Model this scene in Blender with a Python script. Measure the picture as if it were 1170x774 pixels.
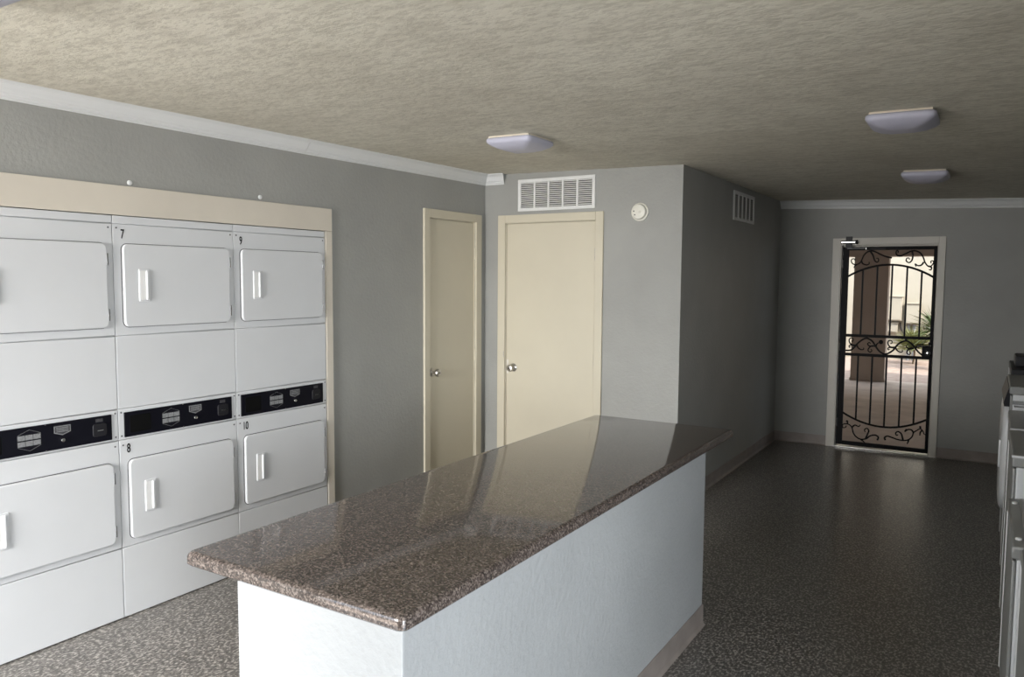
import bpy, bmesh, math, random
import numpy as np
from mathutils import Vector, Matrix
random.seed(7)
for o in list(bpy.data.objects): bpy.data.objects.remove(o)
S = bpy.context.scene
C = S.collection

# ------------------------------------------------------------------ camera
CX, CY, CZ, YAW, PITCH, ROLL, F = 3.560, -1.691, 1.674, -31.766, -4.386, 0.376, 879.6
_y, _p, _r = map(math.radians, (YAW, PITCH, ROLL))
FW = Vector((math.sin(_y)*math.cos(_p), math.cos(_y)*math.cos(_p), math.sin(_p)))
_rt = Vector((math.cos(_y), -math.sin(_y), 0)); _up = _rt.cross(FW)
RT = _rt*math.cos(_r) + _up*math.sin(_r); UP = _up*math.cos(_r) - _rt*math.sin(_r)
EYE = Vector((CX, CY, CZ))
cd = bpy.data.cameras.new('camera'); cam = bpy.data.objects.new('camera', cd); C.objects.link(cam)
cd.sensor_width = 36; cd.lens = 36*F/1170; cd.clip_start = .02; cd.clip_end = 200
M = Matrix((RT, UP, -FW)).transposed().to_4x4(); M.translation = EYE
cam.matrix_world = M; S.camera = cam
def ray(u, v): return FW + RT*((u-585)/F) - UP*((v-387)/F)
def at_y(u, v, y): d = ray(u, v); return EYE + d*((y-EYE.y)/d.y)
def at_x(u, v, x): d = ray(u, v); return EYE + d*((x-EYE.x)/d.x)

# ------------------------------------------------------------------ world, sun, daylight, exposure
w = bpy.data.worlds.new('world'); S.world = w; w.use_nodes = True
bg = w.node_tree.nodes['Background']; bg.inputs[0].default_value = (.80, .89, 1, 1); bg.inputs[1].default_value = 2.2
sd = bpy.data.lights.new('sun', 'SUN'); sd.energy = 3.0; sd.angle = .01; sd.color = (1, .93, .82)
sun = bpy.data.objects.new('sun', sd); C.objects.link(sun)
sun.rotation_euler = Vector((-.62, .30, -.72)).to_track_quat('-Z', 'Y').to_euler()
def area(name, loc, aim, sx, sy, e, col):
    d = bpy.data.lights.new(name, 'AREA'); d.shape = 'RECTANGLE'; d.size = sx; d.size_y = sy; d.energy = e; d.color = col
    o = bpy.data.objects.new(name, d); C.objects.link(o); o.location = loc
    o.rotation_euler = Vector(aim).to_track_quat('-Z', 'Z').to_euler(); return o
# open sky seen through the wide entrance behind the photographer
area('daylight_rear_opening', (1.15, -5.0, 2.6), (-.05, 1, -.3), 2.6, 3.2, 680, (1, .985, .96))
# and through the doorway in the right wall beside the photographer
area('daylight_right_doorway', (6.3, -3.5, 1.6), (-.75, .66, -.1), 2.0, 2.2, 205, (.94, .98, 1))
vs = S.view_settings; vs.view_transform = 'Standard'; vs.look = 'None'; vs.exposure = 0.85; vs.gamma = 1; vs.use_curve_mapping = False

# ------------------------------------------------------------------ materials
def new_mat(name, col=(.8,.8,.8), rough=.5, metal=0, spec=.5):
    m = bpy.data.materials.new(name); m.use_nodes = True
    b = m.node_tree.nodes['Principled BSDF']
    b.inputs['Base Color'].default_value = (*col, 1); b.inputs['Roughness'].default_value = rough
    b.inputs['Metallic'].default_value = metal; b.inputs['Specular IOR Level'].default_value = spec
    return m, m.node_tree.nodes, m.node_tree.links, b
def tex_pos(N, L, scale=(1,1,1)):
    g = N.new('ShaderNodeNewGeometry'); mp = N.new('ShaderNodeMapping'); mp.inputs['Scale'].default_value = scale; mp.inputs['Location'].default_value = (.113, .271, .377)
    L.new(g.outputs['Position'], mp.inputs['Vector']); return mp.outputs[0]
def noise(N, L, vec, scale, detail=3, rough=.55):
    n = N.new('ShaderNodeTexNoise'); n.inputs['Scale'].default_value = scale; n.inputs['Detail'].default_value = detail
    n.inputs['Roughness'].default_value = rough; L.new(vec, n.inputs['Vector']); return n.outputs['Fac']
def ramp(N, L, fac, stops):
    r = N.new('ShaderNodeValToRGB'); e = r.color_ramp.elements
    while len(e) < len(stops): e.new(.5)
    for k, (p, c) in zip(e, stops): k.position = p; k.color = (*c, 1) if len(c) == 3 else c
    L.new(fac, r.inputs[0]); return r.outputs[0]
def bump(N, L, b, h, strength, dist):
    n = N.new('ShaderNodeBump'); n.inputs['Strength'].default_value = strength; n.inputs['Distance'].default_value = dist
    L.new(h, n.inputs['Height']); L.new(n.outputs[0], b.inputs['Normal'])
def mix(N, L, fac, a, b):
    m = N.new('ShaderNodeMix'); m.data_type = 'RGBA'
    if isinstance(fac, float): m.inputs[0].default_value = fac
    else: L.new(fac, m.inputs[0])
    for s, v in ((6, a), (7, b)):
        if isinstance(v, tuple): m.inputs[s].default_value = (*v, 1)
        else: L.new(v, m.inputs[s])
    return m.outputs[2]

def paint(name, col, rough=.55, bs=.35, bscale=55, var=.06):
    m, N, L, b = new_mat(name, col, rough, spec=.35)
    v = tex_pos(N, L)
    n = noise(N, L, v, 2.2, 4)
    d = tuple(c*(1-var) for c in col); l = tuple(c*(1+var) for c in col)
    L.new(ramp(N, L, n, [(.3, d), (.7, l)]), b.inputs['Base Color'])
    bump(N, L, b, noise(N, L, v, bscale, 3), bs, .006)
    return m
def plain(name, col, rough=.45, metal=0, var=.04, scale=12, spec=.5):
    m, N, L, b = new_mat(name, col, rough, metal, spec)
    n = noise(N, L, tex_pos(N, L), scale, 3)
    L.new(ramp(N, L, n, [(.3, tuple(c*(1-var) for c in col)), (.7, tuple(min(1, c*(1+var)) for c in col))]), b.inputs['Base Color'])
    return m

M_wall = paint('grey_wall_paint', (.335, .335, .317), .5, .4, 45)
M_counter_wall = paint('pale_grey_textured_paint', (.375, .388, .397), .5, .6, 40)
M_cream = paint('cream_gloss_paint', (.60, .552, .44), .38, .08, 20, .03)
M_frame = paint('off_white_frame_paint', (.68, .65, .59), .45, .1, 25, .06)
M_tan = paint('tan_board', (.63, .58, .50), .5, .12, 20, .05)
M_crown = paint('white_moulding_paint', (.72, .73, .73), .45, .08, 30, .03)
M_base = plain('taupe_cove_vinyl', (.27, .235, .215), .45, 0, .12, 9)
M_white = plain('white_enamel', (.625, .635, .65), .32, 0, .015, 5)
M_white2 = plain('white_enamel_washer', (.62, .64, .66), .4, 0, .03, 5)
M_vent = plain('white_vent_metal', (.74, .74, .73), .45, 0, .04)
M_duct = plain('dark_duct_interior', (.05, .045, .04), .9)
M_black = plain('black_console', (.004, .004, .008), .4, 0, .1, 12, .25)
M_ink = plain('black_ink', (.004, .004, .004), .7, 0, .1, 12, .1)
M_gasket = plain('dark_gasket', (.08, .08, .085), .8)
M_chrome = plain('chrome', (.75, .76, .78), .18, 1, .05)
M_steel = plain('brushed_steel', (.55, .53, .5), .32, 1, .1, 60)
M_sticker = plain('silver_sticker', (.22, .225, .23), .5, 0, .25, 120)
M_dark_sticker = plain('charcoal_sticker', (.05, .05, .055), .5, 0, .3, 160)
M_iron = plain('black_wrought_iron', (.005, .005, .006), .5, 0, .2, 40, .1)
M_lens = plain('frosted_lens', (.50, .50, .60), .4, 0, .02)
M_lampbase = plain('lamp_base_plate', (.72, .66, .54), .5)
M_plastic = plain('ivory_plastic', (.70, .68, .60), .4)
M_alarm = plain('alarm_plastic', (.78, .76, .68), .4)
M_darkgrey = plain('dark_grey_plastic', (.015, .015, .018), .45, 0, .1, 12, .3)
M_greytop_frontshade = plain('grey_lid_and_front_shade', (.25, .255, .25), .4, 0, .05)

def mk_ceiling():
    m, N, L, b = new_mat('knockdown_ceiling', (.6,.56,.46), .75, spec=.2)
    v = tex_pos(N, L)
    big = noise(N, L, v, .9, 5, .6); mid = noise(N, L, tex_pos(N, L, (5, 14, 5)), 1.6, 4, .6)
    fine = noise(N, L, tex_pos(N, L, (22, 40, 22)), 1.3, 3, .6)
    c = ramp(N, L, big, [(.25, (.62, .585, .495)), (.6, (.75, .72, .62))])
    c = mix(N, L, ramp(N, L, mid, [(.38, (.35,.35,.35)), (.56, (0,0,0))]), c, (.44, .41, .335))
    c = mix(N, L, ramp(N, L, fine, [(.36, (.38,.38,.38)), (.52, (0,0,0))]), c, (.42, .39, .32))
    L.new(c, b.inputs['Base Color'])
    k = ramp(N, L, fine, [(.40, (0,0,0)), (.56, (1,1,1))])
    bump(N, L, b, k, .2, .005); return m
def mk_floor():
    m, N, L, b = new_mat('speckled_vinyl_floor', (.1,.1,.1), .29)
    v = tex_pos(N, L)
    fleck = noise(N, L, tex_pos(N, L, (1, .6, 1)), 95, 2, .6)
    c = ramp(N, L, fleck, [(.42, (.055,.051,.046)), (.49, (.115,.106,.097)), (.555, (.22,.202,.185)), (.62, (.52,.485,.445))])
    c2 = ramp(N, L, noise(N, L, v, 110, 3), [(.44, (.105,.097,.089)), (.60, (.27,.25,.23))])
    c = mix(N, L, .35, c, c2)
    big = noise(N, L, v, 1.1, 3)
    mm = N.new('ShaderNodeMix'); mm.data_type = 'RGBA'; mm.blend_type = 'MULTIPLY'; mm.inputs[0].default_value = 1
    L.new(c, mm.inputs[6]); L.new(ramp(N, L, big, [(.3, (.93,.93,.93)), (.7, (1,1,1))]), mm.inputs[7])
    L.new(mm.outputs[2], b.inputs['Base Color'])
    return m
def mk_granite():
    m, N, L, b = new_mat('brown_granite_laminate', (.1,.08,.07), .14, spec=.8)
    v = tex_pos(N, L)
    vo = N.new('ShaderNodeTexVoronoi'); vo.inputs['Scale'].default_value = 210; L.new(v, vo.inputs['Vector'])
    sep = N.new('ShaderNodeSeparateColor'); L.new(vo.outputs['Color'], sep.inputs[0])
    c = ramp(N, L, sep.outputs[0], [(0, (.018,.015,.014)), (.35, (.055,.043,.038)), (.65, (.12,.094,.083)), (.92, (.27,.225,.20))])
    c2 = ramp(N, L, noise(N, L, v, 150, 2), [(.35, (.025,.020,.018)), (.7, (.155,.122,.108))])
    L.new(mix(N, L, .4, c, c2), b.inputs['Base Color'])
    L.new(ramp(N, L, noise(N, L, v, 14, 4), [(.35, (.05,.05,.05)), (.75, (.10,.10,.10))]), b.inputs['Roughness'])
    return m
def mk_ground(name, cols, sc, rough=.8):
    m, N, L, b = new_mat(name, cols[0], rough)
    v = tex_pos(N, L)
    c = ramp(N, L, noise(N, L, v, sc, 6, .65), [(.3, cols[0]), (.7, cols[1])])
    L.new(c, b.inputs['Base Color']); return m
M_ceil, M_floor, M_gran = mk_ceiling(), mk_floor(), mk_granite()
M_conc = mk_ground('worn_concrete', ((.40,.33,.275), (.58,.49,.42)), 2.2)
M_paver = mk_ground('pink_pavers', ((.28,.20,.165), (.42,.33,.275)), 9)
M_stucco = paint('beige_stucco', (.43, .385, .305), .8, .3, 30)
M_brown = paint('brown_stucco', (.36, .295, .24), .8, .3, 25)
M_leaf = plain('yucca_leaf', (.11, .15, .055), .5, 0, .4, 20)
M_leaf2 = plain('shrub_leaf', (.24, .25, .10), .6, 0, .4, 30)
M_trunk = plain('yucca_trunk', (.16, .12, .08), .9, 0, .3, 20)

# ------------------------------------------------------------------ mesh helpers
def mesh_obj(name, bm, mat, parent=None, loc=None, smooth=False):
    me = bpy.data.meshes.new(name); bm.normal_update(); bm.to_mesh(me); bm.free()
    if smooth:
        for p in me.polygons: p.use_smooth = True
        if smooth != 'all':
            me.set_sharp_from_angle(angle=math.radians(38 if smooth is True else smooth))
    me.materials.append(mat)
    o = bpy.data.objects.new(name, me); C.objects.link(o)
    if loc: o.location = loc
    if parent: o.parent = parent
    return o
def tag(o, label=None, cat=None, group=None, kind=None):
    if label: o['label'] = label
    if cat: o['category'] = cat
    if group: o['group'] = group
    if kind: o['kind'] = kind
    return o
def thing(name, label, cat, loc=(0,0,0), group=None):
    o = bpy.data.objects.new(name, None); C.objects.link(o); o.location = loc; o.empty_display_size = .1
    return tag(o, label, cat, group)
def struct(o): o['kind'] = 'structure'; return o
def copy_tree(o, parent=None):
    c = o.copy(); C.objects.link(c); c.parent = parent
    for ch in list(o.children): copy_tree(ch, c)
    return c
def add_box(bm, a, b):
    x0,y0,z0 = (min(p,q) for p,q in zip(a,b)); x1,y1,z1 = (max(p,q) for p,q in zip(a,b))
    v = [bm.verts.new(p) for p in ((x0,y0,z0),(x1,y0,z0),(x1,y1,z0),(x0,y1,z0),(x0,y0,z1),(x1,y0,z1),(x1,y1,z1),(x0,y1,z1))]
    for f in ((3,2,1,0),(4,5,6,7),(0,1,5,4),(1,2,6,5),(2,3,7,6),(3,0,4,7)): bm.faces.new([v[i] for i in f])
def box(name, a, b, mat, parent=None, bev=0, seg=2, loc=None):
    bm = bmesh.new(); add_box(bm, a, b)
    if bev: bmesh.ops.bevel(bm, geom=bm.edges[:], offset=bev, segments=seg, affect='EDGES', profile=.5)
    return mesh_obj(name, bm, mat, parent, loc, smooth=20 if bev else False)
def rrect(w0, w1, h0, h1, r, n=5):
    pts = []
    for cx, cy, a0 in ((w1-r, h1-r, 0), (w0+r, h1-r, 90), (w0+r, h0+r, 180), (w1-r, h0+r, 270)):
        for i in range(n+1):
            a = math.radians(a0 + 90*i/n); pts.append((cx+r*math.cos(a), cy+r*math.sin(a)))
    return pts
def loft(name, rings, mat, parent=None, cap=True, closed=True, smooth=True, loc=None):
    bm = bmesh.new(); R = [[bm.verts.new(p) for p in r] for r in rings]
    n = len(R[0])
    for a, b in zip(R, R[1:]):
        for i in range(n if closed else n-1):
            j = (i+1) % n; bm.faces.new((a[i], a[j], b[j], b[i]))
    if cap: bm.faces.new(R[0][::-1]); bm.faces.new(R[-1])
    bmesh.ops.recalc_face_normals(bm, faces=bm.faces[:])
    return mesh_obj(name, bm, mat, parent, loc, smooth=smooth)
def rpanel_x(name, x0, x1, y0, y1, z0, z1, r, bev, mat, parent=None):
    """rounded-corner panel standing in a plane of constant x, bevelled towards +x"""
    P = lambda d, x: [(x, p, q) for p, q in rrect(y0+d, y1-d, z0+d, z1-d, max(r-d, .0005))]
    return loft(name, [P(0, x0), P(0, x1-bev), P(bev*.35, x1-bev*.3), P(bev, x1)], mat, parent, smooth=20)
def prism_x(name, pts, x0, x1, mat, parent=None):
    return loft(name, [[(x0, p, q) for p, q in pts], [(x1, p, q) for p, q in pts]], mat, parent, smooth=False)
def lathe(name, prof, axis, loc, mat, parent=None, n=20, smooth=True):
    """prof: list of (radius, distance along axis)"""
    q = Vector((0,0,1)).rotation_difference(Vector(axis))
    rings = [[q @ Vector((r*math.cos(2*math.pi*i/n), r*math.sin(2*math.pi*i/n), h)) for i in range(n)] for r, h in prof]
    return loft(name, rings, mat, parent, loc=loc, smooth=smooth)
def catmull(P, sub):
    P = [Vector(p) for p in P]; out = []
    Q = [2*P[0]-P[1]] + P + [2*P[-1]-P[-2]]
    for i in range(1, len(Q)-2):
        a, b, c, d = Q[i-1:i+3]
        for k in range(sub):
            t = k/sub
            out.append(.5*((2*b)+(c-a)*t+(2*a-5*b+4*c-d)*t*t+(3*b-a-3*c+d)*t**3))
    out.append(P[-1]); return out
def tube(name, P, r, mat, parent=None, n=6, sub=4, taper=False):
    P = catmull(P, sub) if sub > 1 else [Vector(p) for p in P]
    rings = []; m = len(P)
    for i, p in enumerate(P):
        t = (P[min(i+1, m-1)] - P[max(i-1, 0)]).normalized()
        s = t.cross(Vector((0,1,0)));
        if s.length < .05: s = t.cross(Vector((1,0,0)))
        s.normalize(); u = s.cross(t)
        rr = r*(1-.45*i/(m-1)) if taper else r
        rings.append([p + s*rr*math.cos(2*math.pi*k/n) + u*rr*math.sin(2*math.pi*k/n) for k in range(n)])
    return loft(name, rings, mat, parent)
def wall_with_holes(name, axis, c0, c1, u0, u1, z0, z1, holes, mat):
    """slab of constant x ('x') or y ('y') between c0 and c1 with rectangular holes (u0,u1,z0,z1)"""
    us = sorted({u0, u1, *[h[0] for h in holes], *[h[1] for h in holes]}); zs = sorted({z0, z1, *[h[2] for h in holes], *[h[3] for h in holes]})
    us = [u for u in us if u0 <= u <= u1]; zs = [z for z in zs if z0 <= z <= z1]
    bm = bmesh.new()
    for a, b in zip(us, us[1:]):
        for c, d in zip(zs, zs[1:]):
            mu, mz = (a+b)/2, (c+d)/2
            if any(h[0] < mu < h[1] and h[2] < mz < h[3] for h in holes): continue
            if axis == 'x': add_box(bm, (c0, a, c), (c1, b, d))
            else: add_box(bm, (a, c0, c), (b, c1, d))
    return struct(mesh_obj(name, bm, mat))

# ------------------------------------------------------------------ the room
YC, XS, YB, XR, YR = 3.626, 1.682, 6.625, 4.45, -2.85      # closet wall, side wall, back wall, right wall, rear wall
def zc(x, y):                                              # the old ceiling sags a little to the right and back
    y = max(y, 0); return 2.483 + .0115*y - .0054*y*x
W = .686; YA = .429                                        # dryer width; edge between first and second dryer
R0, R1 = YA - W - .004, YA + 2*W + .006                    # recess for the dryers
struct(box('floor', (-.9, YR-.15, -.12), (XR+.15, YB+.14, 0), M_floor))
bm = bmesh.new(); nx, ny = 12, 18; gv = {}
for i in range(nx+1):
    for j in range(ny+1):
        x = -.15 + (XR+.3)*i/nx; y = YR-.15 + (YB+.3-YR)*j/ny
        gv[i,j,0] = bm.verts.new((x, y, zc(x, y))); gv[i,j,1] = bm.verts.new((x, y, 2.75))
for i in range(nx):
    for j in range(ny):
        bm.faces.new((gv[i,j,0], gv[i,j+1,0], gv[i+1,j+1,0], gv[i+1,j,0])); bm.faces.new((gv[i,j,1], gv[i+1,j,1], gv[i+1,j+1,1], gv[i,j+1,1]))
for i in range(nx):
    for j in (0, ny): bm.faces.new((gv[i,j,0], gv[i+1,j,0], gv[i+1,j,1], gv[i,j,1]))
for j in range(ny):
    for i in (0, nx): bm.faces.new((gv[i,j,0], gv[i,j+1,0], gv[i,j+1,1], gv[i,j,1]))
bmesh.ops.recalc_face_normals(bm, faces=bm.faces[:]); struct(mesh_obj('ceiling', bm, M_ceil))
N1 = (2.868, 3.478, 0, 2.130); N2 = (.206, 1.010, 0, 2.127); G3 = (2.275, 3.135, 0, 2.042)
wl = wall_with_holes('wall_left', 'x', -.12, 0, YR-.15, YB+.14, 0, 2.74, [(R0, R1, 0, 1.968), N1], M_wall)
wall_with_holes('wall_closet', 'y', YC, YC+.12, 0, XS, 0, 2.74, [N2], M_wall)
wall_with_holes('wall_side', 'x', XS-.12, XS, YC+.12, YB, 0, 2.74, [], M_wall)
wall_with_holes('wall_back', 'y', YB, YB+.14, XS-.12, XR+.15, 0, 2.74, [G3], M_wall)
wall_with_holes('wall_right', 'x', XR, XR+.15, YR, YB, 0, 2.74, [(-2.5, -.7, 0, 2.0)], M_wall)
wall_with_holes('wall_rear', 'y', YR-.15, YR, 0, XR+.15, 0, 2.74, [(.1, 1.62, 0, 2.15)], M_wall)
struct(box('wall_outer', (-1.0, YR-.15, 0), (-.9, YB+.14, 2.74), M_wall))     # closes the service space behind the dryers
struct(box('wall_service_roof', (-1.0, YR-.15, 2.74), (-.12, YB+.14, 2.8), M_wall))

def baseboard(name, a, b, mat=M_base):
    """vinyl cove base from a to b on a wall; the room lies to the left of a->b"""
    a, b = Vector((*a, 0)), Vector((*b, 0)); t = (b-a).normalized(); nrm = Vector((-t.y, t.x, 0))
    prof = [(0,0),(.018,0),(.014,.004),(.008,.012),(.006,.02),(.006,.097),(.004,.1),(0,.1)]
    return loft(name, [[p + nrm*d + Vector((0,0,z)) for d, z in prof] for p in (a, b)], mat, smooth=False)
struct(baseboard('baseboard_side', (XS, YB), (XS, YC)))
struct(baseboard('baseboard_back', (2.203, YB), (XS+.006, YB)))
struct(baseboard('baseboard_back_right', (XR, YB), (3.19, YB)))
struct(baseboard('baseboard_closet', (XS, YC), (1.078, YC)))
struct(baseboard('baseboard_left', (0, 2.81), (0, 1.87)))

# crown moulding
PROF = [(0,0),(.075,0),(.075,-.012),(.066,-.017),(.052,-.026),(.040,-.042),(.030,-.058),(.018,-.066),(.016,-.074),(.006,-.078),(.006,-.086),(0,-.086)]
def crown(name, a, b, na=None, nb=None):
    a, b = Vector(a), Vector(b); t = (b-a).normalized(); nrm = Vector((-t.y, t.x, 0)).normalized(); rings = []
    for p, k in ((a, na), (b, nb)):
        rings.append([p + nrm*d + t*(d*(k or 0)) + Vector((0,0,z+.006)) for d, z in PROF])
    return struct(loft(name, rings, M_crown, smooth=False))
zl = lambda y: zc(.04, y)
crown('trim_1', (0, 1.654, zl(1.654)), (0, YR, zl(YR)))
crown('trim_2', (0, YC, zl(YC)-.004), (0, 1.658, zl(1.658)), na=1)
crown('trim_3', (.185, YC, zl(YC)-.004), (0, YC, zl(YC)-.004), na=-.45, nb=-1)
crown('trim_4', (XR, YB, zc(XR, YB)), (XS+.06, YB, zc(XS, YB)))
crown('trim_5', (XS+.058, YB, zc(XS, YB)), (XS, YB, zc(XS, YB)))

# tan board framing the dryer recess
fr = struct(box('trim_6', (0, R0-.06, 1.968), (.022, YA+2*W+.062, 2.108), M_tan, bev=.002))
b_ = box('side_board', (0, R1, 0), (.022, R1+.056, 1.967), M_tan, fr, bev=.002)
b_ = box('side_board', (0, R0-.06, 0), (.022, R0, 1.967), M_tan, fr, bev=.002)

# interior doors
def knob(name, loc, axis, parent):
    k = lathe(name, [(.033,0),(.033,.004),(.026,.010),(.012,.014),(.011,.030),(.020,.036),(.029,.048),(.030,.058),(.024,.068),(.010,.072),(.002,.0725)], axis, loc, M_steel, parent, 24)
    lathe('keyhole', [(.006,0),(.006,.002),(.001,.002)], axis, Vector(loc)+Vector(axis)*.072, M_darkgrey, k, 10)
    k.children[0].location = Vector(axis)*.072
    return k
# narrow door in the left wall
o = struct(box('door_1', (-.045, N1[0]+.004, .008), (-.008, N1[1]-.004, N1[3]-.006), M_cream, bev=.002))
for y0, y1, z0, z1 in ((N1[0]-.063, N1[0], 0, 2.193), (N1[1], N1[1]+.075, 0, 2.193), (N1[0], N1[1], N1[3], 2.193)):
    box('door_casing', (0, y0, z0), (.018, y1, z1), M_cream, o, bev=.003)
for y0, y1, z0, z1 in ((N1[0], N1[0]+.004, 0, N1[3]), (N1[1]-.004, N1[1], 0, N1[3]), (N1[0], N1[1], N1[3]-.004, N1[3])):
    box('door_jamb', (-.119, y0, z0), (-.001, y1, z1), M_cream, o)
box('dark_closet', (-.118, N1[0]+.005, .002), (-.112, N1[1]-.005, N1[3]-.006), M_duct, o)
knob('door_knob', (-.008, 2.922, .968), (1, 0, 0), o)
box('latch_plate', (-.009, N1[0]+.006, .90), (-.0065, N1[0]+.022, 1.04), M_frame, o)
for z in (1.88, 1.06, .30):
    h = lathe('hinge', [(.008,0),(.008,.09)], (0,0,1), (.002, N1[1]-.001, z-.045), M_cream, o, 10)
# wide door in the closet wall
o = struct(box('door_2', (N2[0]+.004, YC+.010, .008), (N2[1]-.004, YC+.047, N2[3]-.006), M_cream, bev=.002))
for x0, x1, z0, z1 in ((N2[0]-.069, N2[0], 0, 2.190), (N2[1], N2[1]+.065, 0, 2.190), (N2[0], N2[1], N2[3], 2.190)):
    box('door_casing', (x0, YC-.018, z0), (x1, YC, z1), M_cream, o, bev=.003)
for x0, x1, z0, z1 in ((N2[0], N2[0]+.004, 0, N2[3]), (N2[1]-.004, N2[1], 0, N2[3]), (N2[0], N2[1], N2[3]-.004, N2[3])):
    box('door_jamb', (x0, YC+.001, z0), (x1, YC+.119, z1), M_cream, o)
box('dark_closet', (N2[0]+.005, YC+.112, .002), (N2[1]-.005, YC+.118, N2[3]-.006), M_duct, o)
knob('door_knob', (.277, YC+.010, .957), (0, -1, 0), o)
box('latch_plate', (N2[0]+.005, YC+.0085, .905), (N2[0]+.024, YC+.011, 1.02), M_frame, o)
box('strike_plate', (N2[0]-.012, YC-.0195, 1.04), (N2[0]-.003, YC-.0175, 1.09), M_steel, o)
for z in (1.87, 1.06, .30):
    lathe('hinge', [(.008,0),(.008,.09)], (0,0,1), (N2[1]-.001, YC-.001, z-.045), M_steel, o, 10)

# ------------------------------------------------------------------ stacked dryers in the recess (front plane x = .02)
def text_mesh(s, h, loc, mat, parent, name='number_sticker', squeeze=.62):
    cu = bpy.data.curves.new('t', 'FONT'); cu.body = s; cu.size = h/.7; cu.extrude = .0006; cu.offset = .0006
    t = bpy.data.objects.new('t', cu); C.objects.link(t); dg = bpy.context.evaluated_depsgraph_get(); dg.update()
    me = bpy.data.meshes.new_from_object(t.evaluated_get(dg)); bpy.data.objects.remove(t)
    for v in me.vertices: v.co = Vector((v.co.z, v.co.x*squeeze, v.co.y))
    me.materials.clear(); me.materials.append(mat)
    o = bpy.data.objects.new(name, me); C.objects.link(o); o.location = loc; o.parent = parent; return o
def screw(x, y, z, parent, r=.0045, mat=M_gasket):
    return lathe('screw', [(r,0),(r*.9,.0018),(r*.4,.0024)], (1,0,0), (x, y, z), mat, parent, 8)
def dryer():
    t = thing('stacked_dryer', 'x', 'dryer', (0, 0, 0), 'white stacked coin dryers set into the left wall')
    g = .0018; e = .0015; xf = .02
    box('cabinet', (-.68, .002, .0), (.004, W-.002, 1.962), M_white, t)
    def panel(n, z0, z1): return box(n, (.004, e, z0+g), (xf, W-e, z1-g), M_white, t, bev=.003)
    panel('top_strip', 1.926, 1.966)
    up = panel('front_panel', 1.392, 1.926); panel('middle_panel', 1.038, 1.392)
    cf = panel('console_frame', .886, 1.038); lo = panel('front_panel', .353, .886); panel('base_panel', .004, .353)
    for p, z0, z1 in ((up, 1.433, 1.832), (lo, .388, .784)):
        rpanel_x('door_gasket', xf, xf+.004, .0385, .6505, z0-.003, z1+.003, .030, .001, M_gasket, t)
        d = rpanel_x('dryer_door', xf+.004, xf+.018, .0415, .6475, z0, z1, .027, .005, M_white, t)
        zm = z0 + .20
        # recessed pull: raised bezel, dark scoop, grip lip
        hb = rpanel_x('handle', xf+.018, xf+.023, .115, .177, zm-.078, zm+.080, .006, .003, M_white, d)
        rpanel_x('handle_scoop', xf+.0225, xf+.0235, .121, .150, zm-.070, zm+.072, .004, .0005, M_vent, hb)
        rpanel_x('handle_grip', xf+.023, xf+.031, .150, .163, zm-.070, zm+.072, .005, .004, M_white, hb)
        for zh in (z0+.062, z1-.075):
            box('hinge', (xf+.004, .6455, zh-.028), (xf+.020, .6525, zh+.028), M_chrome, d, bev=.0015)
        zt = z1+.075
        for y in (.020, W-.020): screw(xf, y, zt, p)
    for y in (.015, W-.015):
        for z in (.905, 1.02): screw(xf, y, z, cf)
    con = rpanel_x('console', xf, xf+.006, .028, .650, .897, 1.019, .003, .001, M_black, t)
    xs = xf+.006
    # six-cell instruction sticker with pointed outline above and below
    for r in range(2):
        for c in range(3):
            y = .229 + c*.0325; z = .962 - r*.027
            box('instruction_sticker', (xs, y, z), (xs+.0006, y+.0305, z+.0215), M_sticker, con)
    for s, zb in ((1, .986), (-1, .933)):
        pts = [(.229, zb), (.278, zb+s*.020), (.325, zb)]
        tube('sticker_outline', [(xs+.0004, *p) for p in pts], .0007, M_sticker, con, 4, 1)
    # shield badge
    pts = [(.382,.972),(.419,.959),(.456,.972),(.456,1.003),(.382,1.003)]
    bd = prism_x('shield_badge', pts, xs, xs+.0008, M_sticker, con)
    q = [(.386,.9745),(.419,.9635),(.452,.9745),(.452,.999),(.386,.999)]
    prism_x('badge_field', q, xs+.0008, xs+.0012, M_dark_sticker, bd)
    for k, z in enumerate((.991, .983, .975)): box('badge_line', (xs+.0012, .392, z), (xs+.0015, .446, z+.004), M_sticker, bd)
    lathe('start_button', [(.010,0),(.010,.004),(.008,.009),(.003,.011)], (1,0,0), (xs, .418, .937), M_chrome, con, 16)
    # coin slot module
    cs = rpanel_x('coin_slot', xs, xs+.006, .556, .622, .925, .985, .012, .002, M_darkgrey, con)
    box('slot_plate', (xs, .572, .992), (xs+.0006, .606, 1.008), M_dark_sticker, con)
    box('slot_lip', (xs+.006, .575, .951), (xs+.010, .603, .956), M_chrome, cs)
    # display window
    rpanel_x('display_window', xs, xs+.0012, .055, .165, .915, 1.0, .008, .0005, M_ink, con)
    for z in (.899, 1.017): screw(xs-.001, .346, z, con, .0035, M_chrome)
    return t, up, lo
d1, up, lo = dryer()
items = [(YA-W, 'white stacked dryer cut off by the left edge, no number in view', None, None),
         (YA, 'white stacked dryer numbered 7 on top and 8 below', '7', '8'),
         (YA+W, 'white stacked dryer numbered 9 and 10 beside the grey wall', '9', '10')]
for k, (y, lab, a, b) in enumerate(items):
    d = d1 if k == 0 else copy_tree(d1)
    d.location = (0, y, 0); d['label'] = lab
    if a:
        text_mesh(a, .044, (.0207, .040, 1.858), M_ink, d)
        text_mesh(b, .044, (.0207, .038, .820), M_ink, d)

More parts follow.
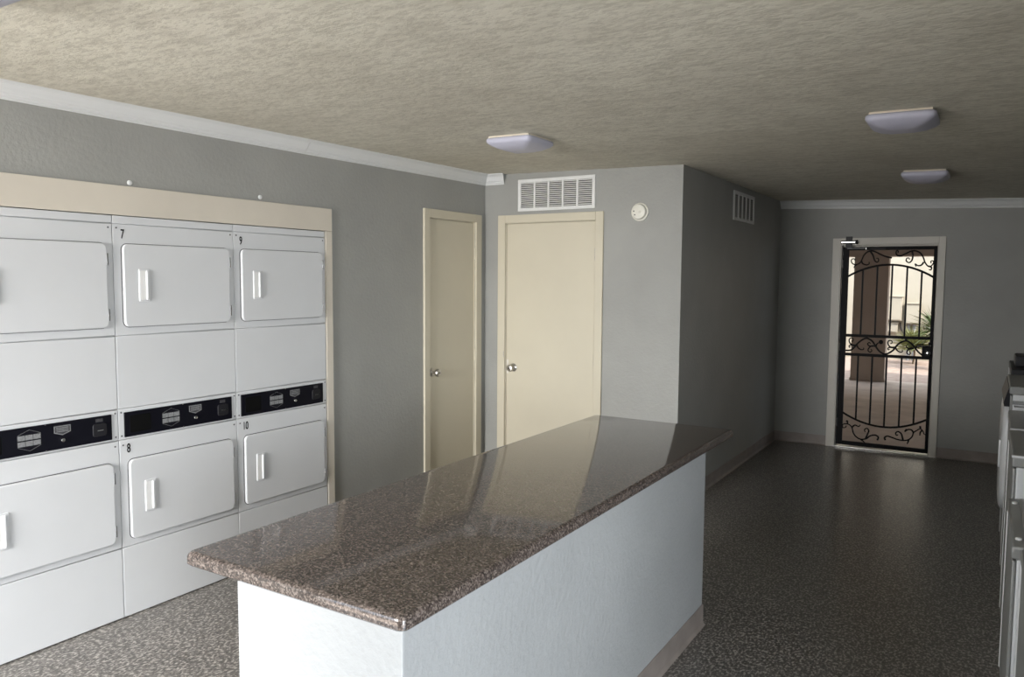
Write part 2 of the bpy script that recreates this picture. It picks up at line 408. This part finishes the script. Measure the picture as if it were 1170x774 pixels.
# ------------------------------------------------------------------ counter
hw = thing('counter_base', 'long pale grey textured half wall carrying the granite worktop', 'half wall', (2.14, .78, 0))
BX0, BX1, BY0, BY1, KB = 1.853, 2.436, -.350, 1.904, .858
bx = box('half_wall_body', (BX0-2.14, BY0-.78, 0), (BX1-2.14, BY1-.78, KB), M_counter_wall, hw, bev=.006)
for a, b in (((BX1, BY1), (BX1, BY0)), ((BX0, BY0), (BX0, BY1)), ((BX0, BY1), (BX1, BY1))):
    # room is on the outside of the half wall
    o = baseboard('cove_base', a, b); o.parent = hw; o.location = (-2.14, -.78, 0)
ct = thing('granite_worktop', 'long glossy speckled brown granite worktop on the half wall', 'worktop', (2.05, .98, KB))
KX0, KX1, KY0, KY1, KZ = 1.648, 2.452, -.366, 2.318, .898
r = .012
rings = []
for d, z in ((.006, KB), (0, KB+.006), (0, KZ-.014), (.003, KZ-.006), (.008, KZ-.0015), (.015, KZ)):
    rings.append([(p-2.05, q-.98, z-KB) for p, q in rrect(KX0+d, KX1-d, KY0+d, KY1-d, .02)])
loft('worktop_slab', rings, M_gran, ct)


# ------------------------------------------------------------------ wall vents and alarm
def vent(name, label, width, height, cols, rows, single):
    """built in the plane y=0 facing -y, x from 0 to width, z from 0 to height"""
    t = thing(name, label, 'vent', group='white louvred wall vents')
    fw = .026
    for a, b in (((0,0),(width,fw)), ((0,height-fw),(width,height)), ((0,fw),(fw,height-fw)), ((width-fw,fw),(width,height-fw))):
        box('frame', (a[0], -.012, a[1]), (b[0], 0, b[1]), M_vent, t, bev=.002, seg=1)
    box('duct_back', (fw, -.002, fw), (width-fw, -.0005, height-fw), M_duct, t)
    cw = (width-2*fw)/cols; mw = .014
    for c in range(1, cols): box('mullion', (fw+c*cw-mw/2, -.011, fw), (fw+c*cw+mw/2, -.002, height-fw), M_vent, t)
    ch = height-2*fw; me = None; bank = None
    for c in range(cols):
        x0 = fw+c*cw+(mw/2 if c else 0); x1 = fw+(c+1)*cw-(mw/2 if c < cols-1 else 0)
        if not single: bank = bmesh.new()
        for k in range(rows):
            zz = fw + ch*(k+.55)/rows; hh = ch/rows
            vv = [(x0, -.010, zz-hh*.26), (x0, -.0098, zz-hh*.12), (x0, -.003, zz+hh*.36), (x0, -.0032, zz+hh*.22)]
            if single:
                loft('slat', [vv, [(x1, p[1], p[2]) for p in vv]], M_vent, t, smooth=False)
            else:
                A = [bank.verts.new(p) for p in vv]; B = [bank.verts.new((x1, p[1], p[2])) for p in vv]
                for i in range(4): bank.faces.new((A[i], A[(i+1)%4], B[(i+1)%4], B[i]))
        if not single: tag(mesh_obj('louvre_bank', bank, M_vent, t), kind='stuff')
    return t
v1 = vent('wall_vent', 'wide white louvred vent above the cream double-width door', .680, .250, 5, 13, True)
v1['label'] = 'wide white louvred vent on the pale wall above the wide cream door'
v1.location = (.321, YC, 2.216)
v2 = vent('wall_vent', 'white louvred vent high on the dark side wall', .655, .248, 5, 13, False)
v2.location = (XS, 4.873, 2.192); v2.rotation_euler = (0, 0, math.pi/2)
al = thing('smoke_alarm', 'round ivory smoke alarm on the grey wall beside the wide cream door', 'smoke alarm', (1.362, YC, 2.172))
lathe('mounting_plate', [(.066,0),(.066,.010),(.062,.013)], (0,-1,0), (0,0,0), M_alarm, al, 32)
cp = lathe('alarm_cover', [(.056,.013),(.056,.026),(.051,.036),(.040,.040),(.012,.041)], (0,-1,0), (0,0,0), M_alarm, al, 32)
lathe('test_button', [(.010,0),(.010,.003),(.006,.004)], (0,-1,0), (.012,-.0405,-.004), M_plastic, cp, 14)
for x, z in ((-.026,-.022), (-.034,.004)): lathe('sounder_hole', [(.005,0),(.005,.0012),(.002,.0012)], (0,-1,0), (x,-.0395,z), M_darkgrey, cp, 8)
for y, z, lab in ((.536, 2.128, 'small white round plug on grey wall above the middle dryer stack'), (1.320, 2.132, 'small white round plug on grey wall above the dryer stack farthest from camera')):
    t = lathe('wall_plug', [(.013,0),(.012,.005),(.006,.008)], (1,0,0), (0, y, z), M_crown, None, 14)
    tag(t, lab, 'wall plug', 'white plugs above the dryers')

# ------------------------------------------------------------------ ceiling lights (switched off)
def lamp(x0, y0, s, label):
    cx, cy = x0+s/2, y0+s/2
    t = thing('ceiling_light', label, 'ceiling light', (cx, cy, zc(cx, cy)), 'square ceiling lights')
    tx = math.atan(.0115-.0054*cx if cy > 0 else 0); ty = math.atan(.0054*max(cy, 0))
    t.rotation_euler = (tx, ty, 0)
    b = s/2-.012
    box('base_plate', (-b,-b,-.014), (b,b,-.0005), M_lampbase, t, bev=.002)
    h = s/2+.004; rings = []
    for d, z in ((.006,-.012), (0,-.018), (0,-.034), (.012,-.046), (.045,-.064), (.085,-.076), (.115,-.079)):
        rings.append([(p, q, z) for p, q in rrect(-h+d, h-d, -h+d, h-d, max(.03-d*.12, .015), 6)])
    loft('frosted_lens', rings, M_lens, t, smooth='all')
lamp(1.051, 2.055, .292, 'square white ceiling light in front of the wide cream door')
lamp(3.023, 2.325, .292, 'square ceiling light at right, nearer the camera than the one by the gate')
lamp(2.988, 4.45, .290, 'far square ceiling light in front of the iron gate')
lamp(1.035, -.825, .292, 'square ceiling light cut off at the top left corner')

# ------------------------------------------------------------------ gate doorway
GY = 6.665
fo = struct(thing('door_3', None, None, (0, 0, 0)))
for x0, x1, z0, z1 in ((2.200, 2.275, 0, 2.105), (3.135, 3.192, 0, 2.105), (2.275, 3.135, 2.042, 2.105)):
    box('door_casing', (x0, YB-.02, z0), (x1, YB-.0005, z1), M_frame, fo, bev=.003)
for x0, x1, z0, z1 in ((2.275, 2.283, 0, 2.042), (3.127, 3.135, 0, 2.042), (2.283, 3.127, 2.034, 2.042)):
    box('door_jamb', (x0, YB-.012, z0), (x1, YB+.139, z1), M_frame, fo)
for x0, x1, z0, z1 in ((2.2835, 2.296, 0, 2.033), (3.114, 3.1265, 0, 2.033), (2.296, 3.114, 2.021, 2.033)):
    box('door_stop', (x0, YB+.075, z0), (x1, YB+.11, z1), M_frame, fo)
box('threshold', (2.284, YB-.01, .001), (3.126, YB+.14, .014), M_steel, fo, bev=.003)

gt = thing('iron_gate', 'black wrought iron security gate with scrollwork in the back doorway', 'gate', (2.70, GY, .02))
GO = Vector((2.70, GY, .02))
L_ = lambda p: Vector(p) - GO
def gp(u, v): p = at_y(u, v, GY); p.y = GY; return p - GO
def gbox(n, x0, x1, z0, z1, d=.016): return box(n, (x0-2.70, -d, z0-.02), (x1-2.70, d, z1-.02), M_iron, gt, bev=.003, seg=1)
X0, X1 = 2.289, 3.118
gbox('stile', X0, X0+.058, .022, 2.018); gbox('stile', X1-.026, X1, .022, 2.018)
gbox('top_rail', X0+.058, X1-.026, 1.985, 2.018); gbox('bottom_rail', X0+.058, X1-.026, .022, .062)
gbox('middle_rail', X0+.058, X1-.026, 1.122, 1.150, .013); gbox('middle_rail', X0+.058, X1-.026, .932, .960, .013)
def arc(xa, za, xm, zm, xb, zb, n=18):
    A = np.linalg.solve([[xa*xa, xa, 1], [xm*xm, xm, 1], [xb*xb, xb, 1]], [za, zm, zb])
    return [(x-2.70, 0, A[0]*x*x+A[1]*x+A[2]-.02) for x in np.linspace(xa, xb, n)], lambda x: A[0]*x*x+A[1]*x+A[2]
pu, fu = arc(X0+.05, 1.725, 2.725, 1.842, X1-.02, 1.722); pl, fl = arc(X0+.05, .352, 2.725, .238, X1-.02, .350)
tube('arch_rail', pu, .010, M_iron, gt, 6, 1); tube('arch_rail', pl, .010, M_iron, gt, 6, 1)
for x in (2.480, 2.610, 2.742, 2.872, 2.998): tube('bar', [(x-2.70, 0, 1.13), (x-2.70, 0, fu(x)-.02)], .0085, M_iron, gt, 6, 1)
for x in (2.468, 2.597, 2.727, 2.858, 2.985): tube('bar', [(x-2.70, 0, fl(x)-.02), (x-2.70, 0, .925)], .0085, M_iron, gt, 6, 1)
K = 8.667
def scroll(pts, ox, oy, r=.0085, taper=True): tube('scroll', [gp(ox+a/K, oy+b/K) for a, b in pts], r, M_iron, gt, 6, 4, taper)
top = [[(600,258),(540,245),(490,225),(440,200),(400,190),(355,200),(320,235),(300,280),(280,310),(245,325),(213,318),(196,292),(206,270),(228,270),(235,287)],
       [(297,288),(310,315),(345,328),(373,318),(372,298)], [(385,192),(412,235),(424,275),(445,300),(466,290),(462,264),(443,264)], [(250,324),(232,340),(222,358)],
       [(690,238),(655,235),(640,212),(646,188),(662,192),(658,210)], [(655,235),(690,238),(740,215),(790,192),(840,190),(885,215),(912,260),(925,300),(950,335),(975,345),(1000,325),(1012,300),(998,286),(983,296),(990,312)],
       [(960,340),(990,352),(986,376),(964,374)], [(915,300),(890,330),(855,335),(828,318),(838,345)], [(800,195),(806,235),(798,280),(770,305),(742,290),(745,264),(766,260),(774,276)], [(1005,320),(1022,312),(1035,318)]]
for s in top: scroll(s, 950, 265)
scroll([(140,525),(190,522),(225,495),(250,465),(290,430),(345,405),(400,430),(435,480),(470,530),(520,560),(560,555),(610,525),(635,490),(680,450),(738,430),(790,455),(830,505),(870,550),(915,582)], 950, 340, .0085, False)
mid = [[(242,472),(205,470),(182,450),(175,422),(190,402),(215,410),(213,432),(196,434)], [(235,478),(200,472),(176,478),(178,496),(193,488)], [(250,468),(265,500),(295,518),(318,514),(318,498)],
       [(432,485),(402,480),(374,498),(362,525),(380,542),(400,530),(390,512)], [(412,484),(374,480),(358,460),(375,447),(387,460)]]
for s in mid:
    scroll(s, 950, 340, .0078); scroll([(a+384, b+24) for a, b in s], 950, 340, .0078)
scroll([(438,492),(448,465),(468,448)], 950, 340); scroll([(832,508),(848,482),(880,466),(915,464)], 950, 340)
scroll([(345,405),(347,385)], 950, 340, .010, False); scroll([(738,430),(740,408)], 950, 340, .010, False)
p = gp(950+490/K, 340+443/K); lathe('rosette', [(.005,-.008),(.016,-.006),(.021,0),(.016,.006),(.005,.008)], (0,-1,0), p, M_iron, gt, 12)
bot = [[(540,375),(550,345),(520,325),(470,332),(430,360),(375,365),(330,340),(302,300),(290,250),(262,220),(225,212),(197,222),(200,250),(228,246),(232,230)],
       [(245,215),(244,182),(230,190)], [(290,246),(320,225),(355,240),(372,222)], [(425,358),(446,310),(456,282),(440,258),(414,270),(420,294)],
       [(620,375),(612,350),(640,335),(690,350),(740,368),(800,378),(850,370),(885,340),(900,300),(930,280),(965,262),(992,285),(1002,312),(1022,325)],
       [(900,302),(880,275),(845,270),(812,290),(828,264)], [(795,372),(778,312),(745,290),(722,305),(730,326),(748,320)], [(965,264),(968,240),(954,246)], [(985,276),(966,300),(962,328)],
       [(375,365),(400,385),(420,405)], [(850,370),(845,392),(835,412)]]
for s in bot: scroll(s, 940, 460)
lk = gbox('lock_box', 3.030, 3.108, .945, 1.055, .026)
lathe('deadbolt', [(.024,0),(.024,.006),(.018,.010),(.008,.012)], (0,-1,0), L_((3.080, GY-.026, .995)), M_chrome, lk, 18)
tube('lever_handle', [L_((3.098, GY-.026, 1.068)), L_((3.096, GY-.060, 1.068)), L_((3.060, GY-.064, 1.066)), L_((2.990, GY-.062, 1.060))], .010, M_chrome, lk, 8, 3)
box('keeper', L_((3.082, GY-.028, 1.045)), L_((3.112, GY+.015, 1.10)), M_iron, lk, bev=.002)
for z in (.25, 1.02, 1.85): lathe('hinge', [(.009,0),(.009,.08)], (0,0,1), L_((X0-.001, GY-.02, z-.04)), M_steel, gt, 8)
# hydraulic closer on the frame above the gate
dc = thing('door_closer', 'small silver door closer on the frame above the iron gate', 'door closer', (2.35, YB-.02, 2.06))
box('mounting_bracket', (-.030, -.008, -.055), (.030, .0, .060), M_darkgrey, dc, bev=.002)
lathe('cylinder', [(.010,0),(.019,.006),(.019,.135),(.010,.141),(.008,.165)], (1,0,0), (-.072, -.028, .004), M_chrome, dc, 16)
lathe('end_cap', [(.012,0),(.021,.004),(.021,.016),(.012,.020)], (1,0,0), (.066, -.028, .004), M_darkgrey, dc, 14)
box('arm', (-.01, -.030, -.062), (.17, -.024, -.054), M_sticker, dc); box('arm', (.150, -.029, -.072), (.33, -.023, -.065), M_darkgrey, dc)
lathe('pivot', [(.010,0),(.010,.02)], (0,0,1), (.162, -.027, -.074), M_chrome, dc, 12)

# ------------------------------------------------------------------ washers along the right wall
def washer(name, label, y0, y1, x, top, side=M_white2, **kw):
    t = thing(name, label, 'washing machine', (x, y0, 0), 'washing machines along the right wall'); d = 4.40-x; wd = y1-y0; g = .004
    box('cabinet', (.012, g, .0), (d, wd-g, top-.045), side, t, bev=.006)
    box('front_panel', (0, g, .09), (.0115, wd-g-.014, top-.05), M_greytop_frontshade, t, bev=.004)  # shade on the aisle-facing front is put into this grey colour
    box('edge_highlight', (-.004, wd-g-.0135, .09), (.0115, wd-g, top-.05), M_white, t, bev=.003)  # added white strip, paints the bright highlight along the front edge
    box('kick_plate', (.03, g+.002, 0), (.0125, wd-g-.002, .085), M_darkgrey, t)
    tp = box('top_panel', (-.004, g*.5, top-.044), (d, wd-g*.5, top), kw.get('topmat', M_white2), t, bev=.008)
    return t, d, wd
# two low top loaders, the nearer one mostly outside the frame
def top_loader(y0, y1, x, label):
    t, d, wd = washer('top_load_washer', label, y0, y1, x, .80, topmat=M_greytop_frontshade)
    lid = box('lid', (.035, .05, .801), (.50, wd-.05, .815), M_greytop_frontshade, t, bev=.006)
    for yy in (.09, wd-.09): lathe('lid_bumper', [(.010,0),(.010,.006),(.005,.008)], (0,0,1), (.018, yy, .800), M_crown, t, 10)
    box('console', (d-.16, .01, .801), (d, wd-.01, .98), M_white2, t, bev=.01)
    for k in range(2): lathe('control_knob', [(.03,0),(.03,.012),(.02,.02)], (-1,0,0), (d-.16, .18+k*.28, .90), M_darkgrey, t, 14)
    return t
top_loader(.62, 1.306, 3.690, 'nearest low white washing machine, cut off by the right edge')
top_loader(1.312, 1.998, 3.664, 'low washing machine with grey lid between the nearest machine and the taller pair')
def front_loader(y0, y1, x, top, label, door=True, name='front_load_washer'):
    t, d, wd = washer(name, label, y0, y1, x, top, topmat=M_greytop_frontshade)
    box('top_edge', (-.006, 0.001, top-.005), (d, .012, top+.004), M_white, t)
    if door:
        q = .17; zc_ = .50
        lathe('door_ring', [(q,0),(q,.008),(q-.02,.016),(q-.05,.018),(.12,.010),(.02,.004)], (-1,0,0), (0, wd/2, zc_), M_chrome, t, 28)
        lathe('door_glass', [(.12,0),(.11,.012),(.07,.018),(.01,.02)], (-1,0,0), (-.003, wd/2, zc_), M_darkgrey, t, 24)
        box('detergent_drawer', (-.012, .05, top-.18), (.0, .30, top-.07), M_white2, t, bev=.004)
    return t
front_loader(2.004, 2.688, 3.672, .97, 'white washing machine in the taller pair, next to the low grey-lidded one', False)
front_loader(2.694, 3.364, 3.680, .97, 'white washing machine in the taller pair, next to the bulging-door machine', False)
# tallest machine with bulging white door, dark control lip and chrome rail
t, d, wd = washer('front_load_washer', 'tallest white washing machine with bulging door and dark control panel', 3.370, 4.050, 3.682, 1.10, topmat=M_greytop_frontshade)
rings = []
for dd, x in ((0, .0), (0, -.010), (.006, -.020), (.022, -.028), (.060, -.032)):
    rings.append([(x, p, q) for p, q in rrect(.06+dd, wd-.06-dd, .36+dd, 1.0-dd, .16-dd*.5, 8)])
loft('bulging_door', rings, M_white, t)
box('door_handle', (-.040, .10, .62), (-.028, .125, .78), M_white, t, bev=.004)
loft('control_panel', [[(.0, yy, .985), (-.026, yy, .985), (-.030, yy, 1.005), (-.008, yy, 1.088), (.0, yy, 1.088)] for yy in (.01, wd-.01)], M_black, t, smooth=False)
box('chrome_rail', (.012, -.003, 1.0), (.30, .004, 1.022), M_chrome, t); box('chrome_rail', (.020, -.003, .985), (.30, .004, .996), M_chrome, t)
t, d, wd = washer('front_load_washer', 'farthest washing machine with dark top beyond the tallest one', 4.056, 4.736, 3.700, 1.13, topmat=M_darkgrey)
box('coin_box', (.02, .20, 1.13), (.30, .48, 1.20), M_darkgrey, t, bev=.01)

# ------------------------------------------------------------------ outside, seen through the gate
YP, YW = 12.6, 17.0
struct(box('pavement', (-14, YB+.141, -.10), (16, YP+.15, -.005), M_conc))
struct(box('sunlit_paving', (-14, YP+.151, -.10), (16, 22, -.02), M_paver))
struct(box('yard_ground', (-14, -14, -.12), (16, YR-.151, -.01), M_conc))
struct(box('wall_neighbour_right', (XR+.151, YB, 0), (13, YB+.14, 2.74), M_brown))
struct(box('wall_neighbour_left', (-9, YB, 0), (-1.001, YB+.14, 2.74), M_brown))
struct(box('breezeway_roof', (-9, YB+.141, 2.50), (13, YP+.45, 2.72), M_brown))
struct(box('breezeway_beam', (-9, YP-.15, 2.10), (13, YP+.35, 2.499), M_brown))
pa, pb = at_y(971.5, 420, YP-.12), at_y(1012.5, 420, YP+.12)
for k, (x0, lab) in enumerate(((pa.x, 'brown stucco pillar outside behind the iron gate'),)):
    t = thing('pillar', lab, 'pillar', (x0, YP, -.005))
    wdt = pb.x-pa.x
    box('pillar_shaft', (0, -.12, 0), (wdt, .12, 2.104), M_brown, t, bev=.01)
    box('pillar_foot', (-.01, -.13, 0), (wdt+.01, .13, .05), M_brown, t, bev=.006)
struct(box('wall_courtyard', (-12, YW, -.02), (14, YW+.3, 5.2), M_stucco))
def wallbox(name, u0, v0, u1, v1, dep, label, cat, grp='utility boxes on the courtyard wall'):
    a, b = at_y(u0, v0, YW), at_y(u1, v1, YW)
    t = thing(name, label, cat, (a.x, YW, b.z), grp); ww, hh = b.x-a.x, a.z-b.z
    box('housing', (0, -dep, 0), (ww, 0, hh), M_stucco, t, bev=.008)
    box('cover', (.02, -dep-.012, .02), (ww-.02, -dep, hh-.02), M_stucco, t, bev=.004)
    box('hood', (-.015, -dep-.03, hh), (ww+.015, 0, hh+.015), M_stucco, t)
    return t
wallbox('utility_box', 1013, 339, 1031, 366.5, .18, 'upper beige utility box on the courtyard wall beside the pillar', 'utility box')
wallbox('utility_box', 1014, 369, 1026, 380, .12, 'small beige utility box under the larger one outside the gate', 'utility box')
wallbox('utility_box', 1036, 347, 1051, 370, .18, 'right hand beige utility box above two conduits outside the gate', 'utility box')
for u, lab in ((1039, 'left grey conduit below the right hand utility box'), (1045, 'right grey conduit below the right hand utility box')):
    a, b = at_y(u, 371, YW), at_y(u, 386, YW)
    tag(tube('conduit', [(a.x, YW-.06, a.z), (a.x, YW-.06, -.02)], .03, M_sticker, None, 8, 1), lab, 'conduit', 'conduits')
q = [at_y(u, v, YW-.04) for u, v in ((1028.5, 369), (1029, 374), (1031.5, 380), (1036, 386))]
tag(tube('cable', q, .012, M_gasket, None, 6, 4), 'dark cable hanging from the upper utility box outside', 'cable')
def plant(name, label, u, v, yy, n, ln, mat, wid, e0, e1, r):
    c = at_y(u, v, yy); t = thing(name, label, 'plant', (c.x, yy, -.02))
    h = c.z+.02
    tube('stem', [(0,0,0), (.02,0,h*.5), (0,0,h)], r, M_trunk, t, 8, 2)
    bm = bmesh.new(); rnd = random.Random(u)
    for i in range(n):
        az = rnd.uniform(0, 2*math.pi); el = rnd.uniform(e0, e1); l = ln*rnd.uniform(.7, 1.1)
        dr = Vector((math.cos(az)*math.cos(el), math.sin(az)*math.cos(el), math.sin(el))); s = dr.cross(Vector((0,0,1)))
        if s.length < .01: continue
        s.normalize(); b0 = Vector((0,0,h*rnd.uniform(.75, 1)))+dr*.02; m_ = b0+dr*l*.5; e = b0+dr*l-Vector((0,0,l*.12)); up_ = s.cross(dr)*.012
        vs_ = [bm.verts.new(p) for p in (b0-s*wid*.5, b0+s*wid*.5, m_+s*wid*.5, m_-s*wid*.5, e, m_-up_)]
        for f in ((0,1,5),(1,2,5),(3,0,5),(2,4,5),(4,3,5)): bm.faces.new([vs_[k] for k in f])
    tag(mesh_obj('leaves', bm, mat, t), kind='stuff'); return t
plant('yucca_plant', 'spiky green yucca at the right of the gate opening', 1072, 374, 15.2, 190, .60, M_leaf, .035, -.5, 1.45, .06)
plant('shrub', 'low yellowish green shrub left of the spiky yucca', 1044, 394, 16.2, 260, .50, M_leaf2, .04, -.1, 1.3, .02)
